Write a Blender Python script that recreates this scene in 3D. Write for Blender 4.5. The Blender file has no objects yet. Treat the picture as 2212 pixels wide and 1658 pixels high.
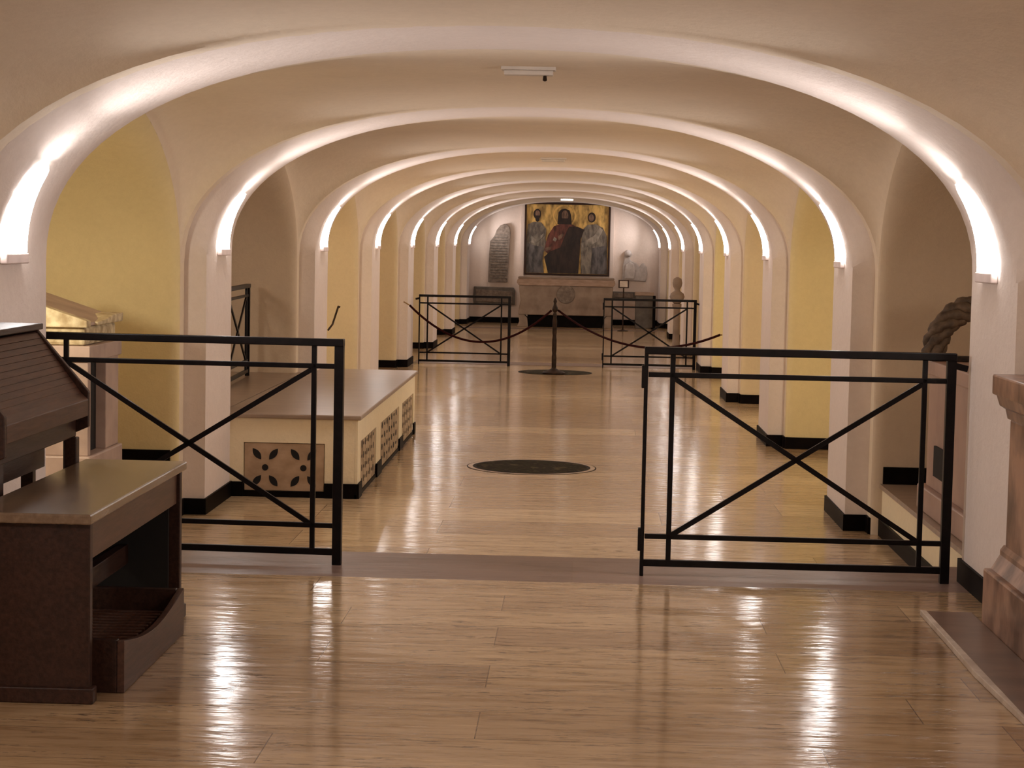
import bpy, bmesh, math, random
from mathutils import Vector, Matrix
random.seed(7)
C = bpy.context.scene.collection
S = bpy.context.scene

# ------------------------------------------------------------------ camera
def make_camera():
    yaw, pitch, roll = 0.033185, 0.073879, 0.02
    fw = Vector((-math.sin(yaw)*math.cos(pitch), math.cos(yaw)*math.cos(pitch), -math.sin(pitch)))
    r = Vector((math.cos(yaw), math.sin(yaw), 0)); u = r.cross(fw)
    r2 = math.cos(roll)*r + math.sin(roll)*u; u2 = -math.sin(roll)*r + math.cos(roll)*u
    cd = bpy.data.cameras.new('camera'); cam = bpy.data.objects.new('camera', cd); C.objects.link(cam)
    m = Matrix((r2, u2, -fw)).transposed().to_4x4(); m.translation = (0, 0, 1.94)
    cam.matrix_world = m
    cd.sensor_fit = 'HORIZONTAL'; cd.sensor_width = 36; cd.lens = 4200/2212*36
    cd.clip_start = 0.05; cd.clip_end = 200
    S.camera = cam
make_camera()

# ------------------------------------------------------------------ world, exposure, lamp light levels
w = bpy.data.worlds.new('world'); S.world = w; w.use_nodes = True
w.node_tree.nodes['Background'].inputs[0].default_value = (1.0, 0.8, 0.6, 1)
w.node_tree.nodes['Background'].inputs[1].default_value = 0.0
S.view_settings.view_transform = 'Standard'; S.view_settings.look = 'None'
S.view_settings.gamma = 1; S.view_settings.use_curve_mapping = False
S.view_settings.exposure = 0.75
S.cycles.use_adaptive_sampling = True; S.cycles.adaptive_threshold = 0.045
S.cycles.max_bounces = 8; S.cycles.diffuse_bounces = 7; S.cycles.glossy_bounces = 4
LAMP_EMIT = 12.0          # luminous lamp panels
LAMP_UP = 6.6            # watts of the tube at each lamp's open top
LAMP_COL = (1.0, 0.93, 0.93)
NICHE_FILL = 5.0          # watts of the unseen warm lights added to brighten the niches

# ------------------------------------------------------------------ materials
def nmat(name):
    m = bpy.data.materials.new(name); m.use_nodes = True
    nt = m.node_tree; return m, nt, nt.nodes['Principled BSDF']
def N(nt, t, **kw):
    n = nt.nodes.new(t)
    for k, v in kw.items(): setattr(n, k, v)
    return n
def coords(nt, scale=(1, 1, 1)):
    tc = N(nt, 'ShaderNodeTexCoord'); mp = N(nt, 'ShaderNodeMapping'); mp.inputs['Scale'].default_value = scale
    nt.links.new(tc.outputs['Object'], mp.inputs['Vector']); return mp.outputs[0]
def noise(nt, vec, scale, detail=4, rough=.55):
    n = N(nt, 'ShaderNodeTexNoise'); n.inputs['Scale'].default_value = scale
    n.inputs['Detail'].default_value = detail; n.inputs['Roughness'].default_value = rough
    nt.links.new(vec, n.inputs['Vector']); return n.outputs['Fac']
def ramp(nt, fac, stops):
    r = N(nt, 'ShaderNodeValToRGB'); e = r.color_ramp.elements
    while len(e) < len(stops): e.new(.5)
    for i, (p, c) in enumerate(stops):
        e[i].position = p; e[i].color = tuple(c)+(1,) if len(c) == 3 else c
    nt.links.new(fac, r.inputs[0]); return r.outputs[0]
def mix(nt, fac, a, b, mode='MIX'):
    m = N(nt, 'ShaderNodeMix', data_type='RGBA', blend_type=mode)
    for s, v in ((m.inputs[0], fac), (m.inputs[6], a), (m.inputs[7], b)):
        if isinstance(v, (int, float)): s.default_value = v
        elif isinstance(v, tuple): s.default_value = v+(1,) if len(v) == 3 else v
        else: nt.links.new(v, s)
    return m.outputs[2]
def bump(nt, b, h, strength, dist=.01):
    n = N(nt, 'ShaderNodeBump'); n.inputs['Strength'].default_value = strength; n.inputs['Distance'].default_value = dist
    nt.links.new(h, n.inputs['Height']); nt.links.new(n.outputs[0], b.inputs['Normal'])

def mat_simple(name, c, rough=.6, c2=None, scale=8, stretch=(1, 1, 1), bmp=0, metal=0, lo=.35, hi=.7, spec=None):
    m, nt, b = nmat(name); b.inputs['Roughness'].default_value = rough; b.inputs['Metallic'].default_value = metal
    if spec is not None: b.inputs['Specular IOR Level'].default_value = spec
    v = coords(nt, stretch); n = noise(nt, v, scale, 6)
    c2 = c2 or tuple(x*.85 for x in c)
    nt.links.new(ramp(nt, n, [(lo, c2), (hi, c)]), b.inputs['Base Color'])
    if bmp: bump(nt, b, n, bmp)
    return m
def mat_plaster(name, c, dirt=.9):
    m, nt, b = nmat(name); b.inputs['Roughness'].default_value = .85; b.inputs['Specular IOR Level'].default_value = .2
    v = coords(nt)
    big = noise(nt, v, 1.3, 5); fine = noise(nt, v, 22, 6, .7)
    col = ramp(nt, big, [(.3, tuple(x*dirt for x in c)), (.7, c)])
    col = mix(nt, .10, col, ramp(nt, fine, [(.3, (.4, .34, .28)), (.7, (1, 1, 1))]), 'MULTIPLY')
    nt.links.new(col, b.inputs['Base Color']); 
    add = N(nt, 'ShaderNodeMath', operation='MULTIPLY_ADD'); add.inputs[1].default_value = 3
    nt.links.new(big, add.inputs[0]); nt.links.new(fine, add.inputs[2])
    bump(nt, b, add.outputs[0], .35, .012)
    return m
def mat_travertine(name, c1, c2, pit, rows=.40, length=1.7, off=(0, 0, 0), rough=.16, mortar=(.16, .10, .065)):
    m, nt, b = nmat(name)
    tc = N(nt, 'ShaderNodeTexCoord'); mp = N(nt, 'ShaderNodeMapping'); mp.inputs['Location'].default_value = off
    nt.links.new(tc.outputs['Object'], mp.inputs['Vector'])
    br = N(nt, 'ShaderNodeTexBrick'); br.offset = .37; br.squash = 1.35; br.squash_frequency = 3
    br.inputs['Scale'].default_value = 1; br.inputs['Brick Width'].default_value = length; br.inputs['Row Height'].default_value = rows
    br.inputs['Mortar Size'].default_value = .0022; br.inputs['Mortar Smooth'].default_value = .2; br.inputs['Bias'].default_value = 0
    br.inputs['Color1'].default_value = c1+(1,); br.inputs['Color2'].default_value = c2+(1,); br.inputs['Mortar'].default_value = mortar+(1,)
    nt.links.new(mp.outputs[0], br.inputs['Vector'])
    v = coords(nt, (1.3, 8.5, 1)); vein = noise(nt, v, 1.7, 9, .72)
    col = mix(nt, .85, br.outputs['Color'], ramp(nt, vein, [(.30, (.45, .34, .25)), (.42, (.80, .73, .64)), (.50, (1.0, .97, .93)), (.58, (1.08, 1.06, 1.03)), (.68, (1.4, 1.4, 1.38))]), 'MULTIPLY')
    v2 = coords(nt, (6, 40, 1)); p = noise(nt, v2, 1.5, 5, .72)
    v3 = coords(nt, (1.4, 5, 1)); pm = noise(nt, v3, 1.6, 4)
    mm = N(nt, 'ShaderNodeMath', operation='MULTIPLY'); 
    pr = ramp(nt, p, [(.56, (0, 0, 0)), (.61, (1, 1, 1))]); pmr = ramp(nt, pm, [(.42, (0, 0, 0)), (.62, (1, 1, 1))])
    nt.links.new(pr, mm.inputs[0]); nt.links.new(pmr, mm.inputs[1])
    mm2 = N(nt, 'ShaderNodeMath', operation='MULTIPLY'); mm2.inputs[1].default_value = pit; nt.links.new(mm.outputs[0], mm2.inputs[0])
    col = mix(nt, mm2.outputs[0], col, (.10, .06, .04))
    nt.links.new(col, b.inputs['Base Color'])
    rr = N(nt, 'ShaderNodeMapRange'); rr.inputs[3].default_value = rough*.75; rr.inputs[4].default_value = rough*1.6
    nt.links.new(vein, rr.inputs[0]); nt.links.new(rr.outputs[0], b.inputs['Roughness'])
    # polishing waves: each slab lies a touch differently and the surface ripples across the corridor
    v4 = coords(nt, (1.6, 7, 1)); wv = noise(nt, v4, 2.0, 3, .5)
    sm = N(nt, 'ShaderNodeMath', operation='MULTIPLY_ADD'); sm.inputs[1].default_value = -.25
    nt.links.new(mm.outputs[0], sm.inputs[0]); nt.links.new(wv, sm.inputs[2])
    fw = noise(nt, coords(nt, (5, 22, 1)), 2.4, 4, .6)
    sm2 = N(nt, 'ShaderNodeMath', operation='MULTIPLY_ADD'); sm2.inputs[1].default_value = .16
    nt.links.new(fw, sm2.inputs[0]); nt.links.new(sm.outputs[0], sm2.inputs[2])
    bump(nt, b, sm2.outputs[0], .34, .007)
    b.inputs['IOR'].default_value = 1.5
    return m

M = {}
M['rib'] = mat_plaster('rib_plaster', (.80, .705, .64), .93)
M['vault'] = mat_plaster('vault_plaster', (.80, .685, .54), .92)
M['wall'] = mat_plaster('wall_plaster', (.80, .685, .52), .93)
M['niche_beige'] = mat_plaster('niche_beige_plaster', (.66, .54, .40))
M['niche_yellow'] = mat_plaster('niche_yellow_plaster', (.80, .67, .37))
M['niche_tan'] = mat_plaster('niche_tan_plaster', (.74, .61, .39))
M['cream'] = mat_plaster('cream_plaster', (.88, .77, .54), .95)
M['endwall'] = mat_plaster('end_wall_plaster', (.80, .68, .60), .95)
M['black'] = mat_simple('black_marble', (.007, .004, .003), .5, (.003, .002, .002), spec=.05)
M['floor'] = mat_travertine('travertine_near', (.465, .335, .20), (.29, .19, .112), .95, rows=.36, length=1.75, off=(.3, .02, 0), rough=.10)
M['floor2'] = mat_travertine('travertine_far', (.60, .45, .275), (.38, .26, .155), .8, rows=.62, length=2.4, off=(.9, .31, 0), rough=.11)
M['band'] = mat_travertine('threshold_stone', (.19, .125, .10), (.16, .105, .085), .5, rows=.8, length=2.6, rough=.3)
M['stepstone'] = mat_simple('step_stone', (.34, .25, .18), .3, (.25, .18, .13), 3, (1, 6, 1), .1)
M['iron'] = mat_simple('wrought_iron', (.008, .005, .005), .35, (.004, .003, .003), 30, bmp=.1, spec=.14)
M['wood'] = mat_simple('dark_wood', (.045, .018, .011), .4, (.020, .008, .005), 5, (14, 1.2, 14), .15, spec=.25)
M['wood2'] = mat_simple('lid_wood', (.085, .036, .021), .4, (.042, .017, .010), 5, (14, 1.2, 14), .15, spec=.3)
M['apron'] = mat_simple('apron_wood', (.115, .058, .034), .4, (.07, .034, .020), 5, (14, 1.2, 14), .1, spec=.3)
M['benchtop'] = mat_simple('bench_top_wood', (.20, .135, .085), .22, (.14, .09, .055), 4, (10, 1, 10), .05)
M['darkgap'] = mat_simple('shade_black', (.01, .008, .007), .9)  # near-black that paints the shade inside holes, recess and bench
M['marble_r'] = mat_simple('red_brown_marble', (.38, .22, .145), .3, (.10, .045, .027), 3.6, (1.2, 1.2, .8), .1, lo=.40, hi=.60, spec=.3)
M['marble_p'] = mat_simple('pink_marble', (.44, .29, .23), .4, (.30, .19, .15), 3, (1, 1, .7), .15)
M['predella'] = mat_simple('brown_step_marble', (.19, .115, .08), .3, (.11, .065, .045), 3, (1, 3, 1), .08)
M['paleedge'] = mat_simple('pale_highlight_and_sign', (.62, .52, .42), .5, (.42, .33, .25), 9)  # pale tone for the painted step-edge highlight and the sign sheet
M['altar'] = mat_simple('grey_brown_stone', (.35, .265, .20), .7, (.20, .14, .10), 3.5, bmp=.3, lo=.3, hi=.7)
M['altar2'] = mat_simple('reddish_stone', (.44, .31, .23), .6, (.30, .20, .14), 5, (1, 1, 4), .3)
M['greystone'] = mat_simple('grey_carved_stone', (.27, .215, .17), .8, (.14, .105, .08), 14, (1, 1, 1), .5)
M['palestone'] = mat_simple('pale_marble_fragment', (.62, .56, .52), .6, (.42, .37, .34), 7, bmp=.4)
M['darkstone'] = mat_simple('dark_grey_stone', (.17, .145, .12), .7, (.10, .085, .07), 6, bmp=.3)
M['tomb'] = mat_simple('tomb_marble', (.50, .37, .30), .5, (.34, .24, .19), 4, bmp=.2)
M['relief'] = mat_simple('pale_relief', (.76, .66, .42), .8, (.40, .30, .16), 16, bmp=1.0)
M['bronze'] = mat_simple('brown_bronze', (.045, .024, .014), .5, (.015, .008, .005), 20, bmp=.4, spec=.15)
M['grille'] = mat_simple('pierced_travertine', (.50, .36, .24), .6, (.34, .23, .14), 6, (1, 1, 1.5), .3)
M['lattice'] = mat_simple('pierced_lattice', (.50, .38, .24), .7, (.17, .11, .06), 22, (1, 1, .3), .6, lo=.36, hi=.54)
M['rope'] = mat_simple('dark_red_rope', (.035, .007, .007), .8, (.018, .004, .004), 40, bmp=.4, spec=.05)
M['garland'] = mat_simple('twisted_brown_clay', (.17, .11, .065), .7, (.05, .03, .017), 14, bmp=.6)
M['white'] = mat_simple('white_plastic', (.62, .55, .48), .5)
M['glare'] = mat_simple('glare_white', (.75, .74, .75), .4)  # white of the painted glare on the console top
M['brass'] = mat_simple('dull_brass', (.35, .22, .09), .4, metal=.8)
M['housing'] = mat_simple('lamp_housing', (.72, .60, .56), .6)
def mat_emit(name, c, s):
    m, nt, b = nmat(name); b.inputs['Base Color'].default_value = (.8, .8, .8, 1)
    b.inputs['Emission Color'].default_value = c+(1,); b.inputs['Emission Strength'].default_value = s; return m
M['lamp'] = mat_emit('glowing_glass', (1.0, .95, .93), LAMP_EMIT)
M['lamp_dim'] = mat_emit('glowing_glass_soft', (1.0, .95, .93), LAMP_EMIT*.3)
M['tube'] = mat_emit('lit_tube', (1.0, .97, .9), 6)
def mat_medallion():
    m, nt, b = nmat('inlaid_mosaic'); v = coords(nt)
    vo = N(nt, 'ShaderNodeTexVoronoi'); vo.inputs['Scale'].default_value = 17; nt.links.new(v, vo.inputs['Vector'])
    n = noise(nt, v, 6, 5)
    c = ramp(nt, n, [(.3, (.015, .012, .010)), (.46, (.05, .045, .025)), (.55, (.028, .02, .018)), (.64, (.16, .13, .07)), (.72, (.05, .03, .02))])
    c2 = ramp(nt, vo.outputs['Distance'], [(0, (.16, .12, .08)), (.25, (.03, .025, .02)), (1, (.02, .02, .015))])
    nt.links.new(mix(nt, .45, c, c2), b.inputs['Base Color']); b.inputs['Roughness'].default_value = .8; b.inputs['Specular IOR Level'].default_value = .03; return m
M['medallion'] = mat_medallion()
M['ringpale'] = mat_simple('pale_ring', (.52, .40, .30), .2)
def paint(name, c, c2=None, sc=5): return mat_simple(name, tuple(x*1.25 for x in c), .6, c2 or tuple(x*.35 for x in c), sc, (2.2, 1, .8), bmp=.1, lo=.38, hi=.62)
M['gold'] = paint('gold_ground', (.62, .40, .12), (.24, .15, .045), 4)
M['p_red'] = paint('red_brown_robe', (.15, .045, .03)); M['p_dark'] = paint('dark_robe', (.028, .014, .010))
M['p_grey'] = paint('grey_robe', (.20, .17, .13), (.10, .08, .065), 7); M['p_blue'] = paint('grey_blue_robe', (.115, .10, .095))
M['p_skin'] = paint('painted_skin', (.24, .14, .09)); M['p_hair'] = paint('painted_hair', (.025, .012, .008))
M['p_pale'] = paint('pale_cloth', (.28, .24, .19)); M['p_halo'] = paint('bright_gold', (.70, .46, .14), (.45, .28, .08))

# ------------------------------------------------------------------ mesh helpers
class MB:
    def __init__(s): s.v = []; s.f = []
    def add(s, vs, fs):
        o = len(s.v); s.v += [tuple(v) for v in vs]; s.f += [tuple(i+o for i in f) for f in fs]; return s
    def box(s, x0, x1, y0, y1, z0, z1):
        vs = [(x, y, z) for x in (x0, x1) for y in (y0, y1) for z in (z0, z1)]
        return s.add(vs, [(0, 1, 3, 2), (4, 6, 7, 5), (0, 4, 5, 1), (2, 3, 7, 6), (0, 2, 6, 4), (1, 5, 7, 3)])
    def prism(s, poly, a0, a1, axis='y'):
        def P(p, a): return (p[0], a, p[1]) if axis == 'y' else ((a, p[0], p[1]) if axis == 'x' else (p[0], p[1], a))
        n = len(poly); vs = [P(p, a0) for p in poly]+[P(p, a1) for p in poly]
        return s.add(vs, [tuple(range(n)), tuple(range(2*n-1, n-1, -1))]+[(i, i+n, (i+1) % n+n, (i+1) % n) for i in range(n)])
    def bar(s, p, q, w, h):
        p = Vector(p); q = Vector(q); d = (q-p).normalized()
        up = Vector((0, 1, 0)) if abs(d.y) < .9 else Vector((0, 0, 1))
        a = d.cross(up).normalized()*w/2; b = d.cross(a).normalized()*h/2
        vs = [p+a+b, p-a+b, p-a-b, p+a-b, q+a+b, q-a+b, q-a-b, q+a-b]
        return s.add(vs, [(0, 1, 2, 3), (7, 6, 5, 4), (0, 4, 5, 1), (1, 5, 6, 2), (2, 6, 7, 3), (3, 7, 4, 0)])
    def tube(s, pts, r, n=8):
        pts = [Vector(p) for p in pts]; rings = []; rr = r if isinstance(r, (list, tuple)) else [r]*len(pts)
        o = len(s.v); prev = None
        for i, p in enumerate(pts):
            d = (pts[min(i+1, len(pts)-1)]-pts[max(i-1, 0)]).normalized()
            a = prev if prev else (Vector((0, 0, 1)) if abs(d.z) < .9 else Vector((1, 0, 0)))
            a = (a-d*a.dot(d)).normalized(); prev = a; b = d.cross(a)
            for k in range(n):
                t = 2*math.pi*k/n; s.v.append(tuple(p+(a*math.cos(t)+b*math.sin(t))*rr[i]))
        for i in range(len(pts)-1):
            for k in range(n):
                s.f.append((o+i*n+k, o+i*n+(k+1) % n, o+(i+1)*n+(k+1) % n, o+(i+1)*n+k))
        s.f.append(tuple(o+k for k in range(n-1, -1, -1))); s.f.append(tuple(o+(len(pts)-1)*n+k for k in range(n)))
        return s
    def lathe(s, prof, cx=0, cy=0, n=28):
        o = len(s.v)
        for (r, z) in prof:
            for k in range(n):
                t = 2*math.pi*k/n; s.v.append((cx+r*math.cos(t), cy+r*math.sin(t), z))
        for i in range(len(prof)-1):
            for k in range(n):
                s.f.append((o+i*n+k, o+i*n+(k+1) % n, o+(i+1)*n+(k+1) % n, o+(i+1)*n+k))
        s.f.append(tuple(o+k for k in range(n-1, -1, -1))); s.f.append(tuple(o+(len(prof)-1)*n+k for k in range(n)))
        return s
    def grid(s, rows):
        o = len(s.v); m = len(rows[0])
        for r in rows: s.v += [tuple(p) for p in r]
        for i in range(len(rows)-1):
            for j in range(m-1):
                s.f.append((o+i*m+j, o+i*m+j+1, o+(i+1)*m+j+1, o+(i+1)*m+j))
        return s
    def build(s, name, mt, parent=None, bevel=0, smooth=False, autos=None, solid=False):
        me = bpy.data.meshes.new(name); me.from_pydata(s.v, [], s.f); me.update()
        bm = bmesh.new(); bm.from_mesh(me)
        if solid: bmesh.ops.remove_doubles(bm, verts=bm.verts, dist=1e-5)
        bmesh.ops.recalc_face_normals(bm, faces=bm.faces); bm.to_mesh(me); bm.free()
        me.materials.append(M[mt] if isinstance(mt, str) else mt)
        if smooth:
            for p in me.polygons: p.use_smooth = True
            if autos: me.set_sharp_from_angle(angle=math.radians(autos))
        o = bpy.data.objects.new(name, me); C.objects.link(o)
        if parent: o.parent = parent
        if bevel:
            b = o.modifiers.new('bevel', 'BEVEL'); b.width = bevel; b.segments = 2; b.limit_method = 'ANGLE'
        return o
def tag(o, label, cat, group=None, kind=None):
    o['label'] = label; o['category'] = cat
    if group: o['group'] = group
    if kind: o['kind'] = kind
    return o
def thing(name, label, cat, loc=(0, 0, 0), rz=0, group=None):
    o = bpy.data.objects.new(name, None); C.objects.link(o); o.location = loc; o.rotation_euler = (0, 0, rz)
    o.empty_display_size = .1
    return tag(o, label, cat, group)
def struct(name, mb, mt, **kw):
    o = mb.build(name, mt, **kw); o['kind'] = 'structure'; return o
def dup(root, loc, rz, label):
    r = root.copy(); C.objects.link(r); r.location = loc; r.rotation_euler = (0, 0, rz); r['label'] = label
    for ch in list(root.children):
        c = ch.copy(); C.objects.link(c); c.parent = r
        for g in list(ch.children):
            d = g.copy(); C.objects.link(d); d.parent = c
    return r

# ------------------------------------------------------------------ the vaulted corridor
ZN = .35                                   # level of the near floor and of the side niches
XC, HW = -.35, 2.21                        # nave centre line and half width between pier faces
FAR = {-2: -1.2, -1: 4.1, 0: 9.3, 1: 14.3, 2: 19.8, 3: 25.0, 4: 30.15, 5: 35.3, 6: 40.4, 7: 45.5}
NEAR = {k: v-1.0 for k, v in FAR.items()}
SET = .15                                  # how far the wall stands behind the pier faces
XL, XR = XC-HW-SET, XC+HW+SET
SPRING, CROWN, EXP = 1.80, 2.84, 2.25
def A(u):
    u = min(1, abs(u)); return (1-u**EXP)**(1/EXP)
def rib_curve(hw, crown, n=48, z0=-.1):
    pts = [(XC-hw, z0), (XC-hw, .9), (XC-hw, SPRING-.02)]
    for i in range(n+1):
        t = math.pi-math.pi*i/n
        c, s_ = math.cos(t), math.sin(t)
        x = math.copysign(abs(c)**(2/EXP), c); z = abs(s_)**(2/EXP)
        pts.append((XC+hw*x, SPRING+(crown-SPRING)*z))
    return pts+[(XC+hw, SPRING-.02), (XC+hw, .9), (XC+hw, z0)]
def vault_edge(n=48, z0=-.1):
    hw = HW+SET
    pts = [(XC-hw, z0), (XC-hw, .9), (XC-hw, ASP-.02)]
    for i in range(n+1):
        t = math.pi-math.pi*i/n; c, s_ = math.cos(t), math.sin(t)
        pts.append((XC+hw*math.copysign(abs(c)**(2/EXP), c), ASP+(CROWN-ASP)*abs(s_)**(2/EXP)))
    return pts+[(XC+hw, ASP-.02), (XC+hw, .9), (XC+hw, z0)]
ASP, ACR = 1.74, 2.77                      # side arches: springing, crown
for k in FAR:
    inner = rib_curve(HW, CROWN); outer = vault_edge()
    y0, y1 = NEAR[k], FAR[k]
    rows = [[(o[0]+(.03 if o[0] > XC else -.03), y0-.005, o[1]) for o in outer], [(o[0], y0, o[1]) for o in outer]]
    for dy in (.006, .015, .03, .06, .1, .16, .24, .34, .5, .7, .85, 1.0-.02):
        row = []
        for o, p in zip(outer, inner):
            h = max(0, min(1, (p[1]-SPRING)/(CROWN-SPRING)*1.6)); f = min(1, dy/(.015+.45*h)); f = 1-(1-f)**2
            row.append((o[0]+(p[0]-o[0])*f, y0+dy, o[1]+(p[1]-o[1])*f))
        rows.append(row)
    rows.append([(p[0]+(o[0]-p[0])*.12, y1, p[1]+(o[1]-p[1])*.12) for o, p in zip(outer, inner)])
    rows.append([(o[0]+(.03 if o[0] > XC else -.03), y1, o[1]) for o in outer])
    mb = MB().grid(rows); struct('trim_%d' % (k+3), mb, 'rib', smooth=True, autos=38)

niche_mat_left = {0: 'niche_beige', 1: 'niche_yellow', 2: 'niche_beige', 3: 'niche_tan', 4: 'niche_tan'}
niche_mat_right = {0: 'niche_beige', 1: 'niche_beige', 2: 'niche_yellow', 3: 'niche_tan', 4: 'niche_yellow'}
DL, DR = -3.95, 2.85                       # back walls of the niches
ks = sorted(FAR)
for i in range(1, len(ks)):
    k = ks[i]; f0, n1 = FAR[ks[i-1]], NEAR[k]
    a, b = f0+.12, n1-.14
    # vault of the bay: a sail surface that meets the cross arches and the side arches
    nu, nv = 40, 30; rows = []
    for iv in range(nv+1):
        sv = math.sin(-math.pi/2+math.pi*iv/nv); y = (a+b)/2+(b-a)/2*sv
        Bv = math.sqrt(max(0, 1-sv*sv)); row = []
        for iu in range(nu+1):
            su = math.sin(-math.pi/2+math.pi*iu/nu); Au = A(su)
            h = 1-(1-Au)*(1-Bv*(ACR-ASP)/(CROWN-ASP))
            row.append((XC+(HW+SET)*su, y, ASP+(CROWN-ASP)*h+.05*Au*Bv*Bv))
        rows.append(row)
    # close to the arches at both ends
    first = [(p[0], f0-.02, p[2]) for p in rows[0]]; last = [(p[0], n1+.02, p[2]) for p in rows[-1]]
    struct('ceiling', MB().grid([first]+rows+[last]), 'vault', smooth=True, autos=50)
    for side, xs, back, nm in (('left', XL, DL, niche_mat_left), ('right', XR, DR, niche_mat_right)):
        mt = nm.get(k, 'niche_tan')
        prof = [(a, -.1), (a, ASP-.05)]
        for j in range(33):
            t = math.pi-math.pi*j/32; prof.append(((a+b)/2+(b-a)/2*math.cos(t), ASP+(ACR-ASP)*math.sin(t)))
        prof += [(b, ASP-.05), (b, -.1)]
        sg = -1 if side == 'left' else 1
        def flare(p, d):        # the mouth of each niche is rounded, more so towards its crown
            h = max(0, min(1, (p[1]-ASP)/(ACR-ASP))); D = .09+.22*h; E_ = .045+.09*h
            q = min(1, d/D); e_ = E_*math.sqrt(max(0, 1-(1-q)**2)); m = (a+b)/2
            return (xs+sg*d, m+(p[0]-m)*(1-e_/((b-a)/2)), p[1]-(e_*h if p[1] > ASP else 0))
        depth = [0, .004, .012, .025, .045, .07, .10, .14, .19, .25, .31, .5, 1, abs(back-xs)]
        mb = MB().grid([[flare(p, d) for p in prof] for d in depth])
        mb.add([flare(p, abs(back-xs)) for p in prof], [tuple(range(len(prof)))])
        struct('wall_%s' % side, mb, mt, smooth=True, autos=40)
        # set-back strips of wall between the piers and the arch jambs
        mb = MB()
        for (p0, p1) in ((f0-.02, a), (b, n1+.02)):
            mb.add([(xs, p0, -.1), (xs, p1, -.1), (xs, p1, ASP+.02), (xs, p0, ASP+.02)], [(0, 1, 2, 3)])
        struct('wall_%s' % side, mb, 'wall')
        # raised niche floor, its riser facing the nave and the black baseboards
        nx = -2.76 if side == 'left' else 2.08
        if k == 1:
            mb = MB().box(min(nx, back), max(nx, back), a, b, -.1, ZN-.03); struct('wall_%s' % side, mb, 'cream')
            mb = MB().box(min(nx-sg*.02, back), max(nx-sg*.02, back), a, b, ZN-.03, ZN); struct('floor', mb, 'stepstone')
            bb = MB().box(min(nx, nx-sg*.02), max(nx, nx-sg*.02), a, b, 0, .11)
            bb.box(min(nx, back), max(nx, back), b-.065, b, ZN, ZN+.115)
            struct('baseboard_%s' % side, bb, 'black')
        elif k > 1 and not (side == 'left' and k == 2):
            bb = MB().box(min(xs, back), max(xs, back), b-.065, b, 0, .11)
            bb.box(min(back, back-sg*.02), max(back, back-sg*.02), a, b-.065, 0, .11)
            struct('baseboard_%s' % side, bb, 'black')
# unseen warm fill lights, added by the near jambs to brighten the niche walls
for i in range(1, len(ks)):
    k = ks[i]; a = FAR[ks[i-1]]+.12
    for sg, back, xs in ((-1, DL, XL), (1, DR, XR)):
        ld = bpy.data.lights.new('niche_fill_light', 'AREA'); ld.shape = 'DISK'; ld.size = .22; ld.spread = math.radians(160)
        warm = (sg < 0 and k in (1, 3)) or (sg > 0 and k in (2, 3, 4))
        ld.energy = NICHE_FILL*(2.8 if warm else (.5 if k == 1 else 1.2)); ld.color = (1.0, .88, .70) if warm else (1.0, .84, .70)
        lo = bpy.data.objects.new('niche_fill_light', ld); C.objects.link(lo)
        lo.location = ((xs+back)/2+sg*.1, a+.15, 1.85); lo.rotation_euler = (math.radians(80), 0, 0)
# black baseboard around every pier foot
for k in FAR:
    z = ZN if k <= 0 else 0
    for side, sg, px in (('left', -1, XC-HW), ('right', 1, XC+HW)):
        xs = px+sg*SET; t = .014; y0, y1 = NEAR[k], FAR[k]
        bb = MB()
        # nave face, the two cheeks, and the set-back strips
        bb.box(min(px, px-sg*t), max(px, px-sg*t), y0-t, y1+t, z, z+.112)
        bb.box(min(px, xs), max(px, xs), y0-t, y0, z, z+.112)
        bb.box(min(px, xs), max(px, xs), y1, y1+t, z, z+.112)
        bb.box(min(xs, xs-sg*t), max(xs, xs-sg*t), y0-.14, y0-t, z, z+.112)
        bb.box(min(xs, xs-sg*t), max(xs, xs-sg*t), y1+t, y1+.12, z, z+.112)
        nx = px+sg*.20
        if k <= 1: bb.box(min(xs, nx+sg*.005), max(xs, nx+sg*.005), y0-.14-.012, y0-.14, z, z+.112)
        struct('baseboard_%s' % side, bb, 'black')
# floors
EDGE = 9.73
struct('floor', MB().box(DL, DR, -5, 9.0, ZN-.2, ZN), 'floor')
struct('floor', MB().box(DL, DR, 9.0, EDGE, ZN-.2, ZN), 'band')
struct('floor', MB().box(-2.76, 2.08, EDGE, EDGE+.33, 0, ZN/2), 'band')
struct('floor', MB().box(DL, DR, 9.6, 47, -.2, 0), 'floor2')
struct('floor', MB().box(-2.56, 1.86, 30.2, 30.9, 0, .004), 'band')
struct('floor', MB().box(-2.6, 1.9, 42.6, 43.1, 0, .004), 'band')
# closing walls
EW = 45.62
struct('wall_back', MB().box(DL, DR, EW, EW+.2, -.1, 3.3), 'endwall')
struct('wall_front', MB().box(DL, DR, -2.6, -2.4, 0, 3.3), 'wall')
struct('baseboard_back', MB().box(-2.55, 1.85, EW-.02, EW, 0, .13), 'black')

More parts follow.
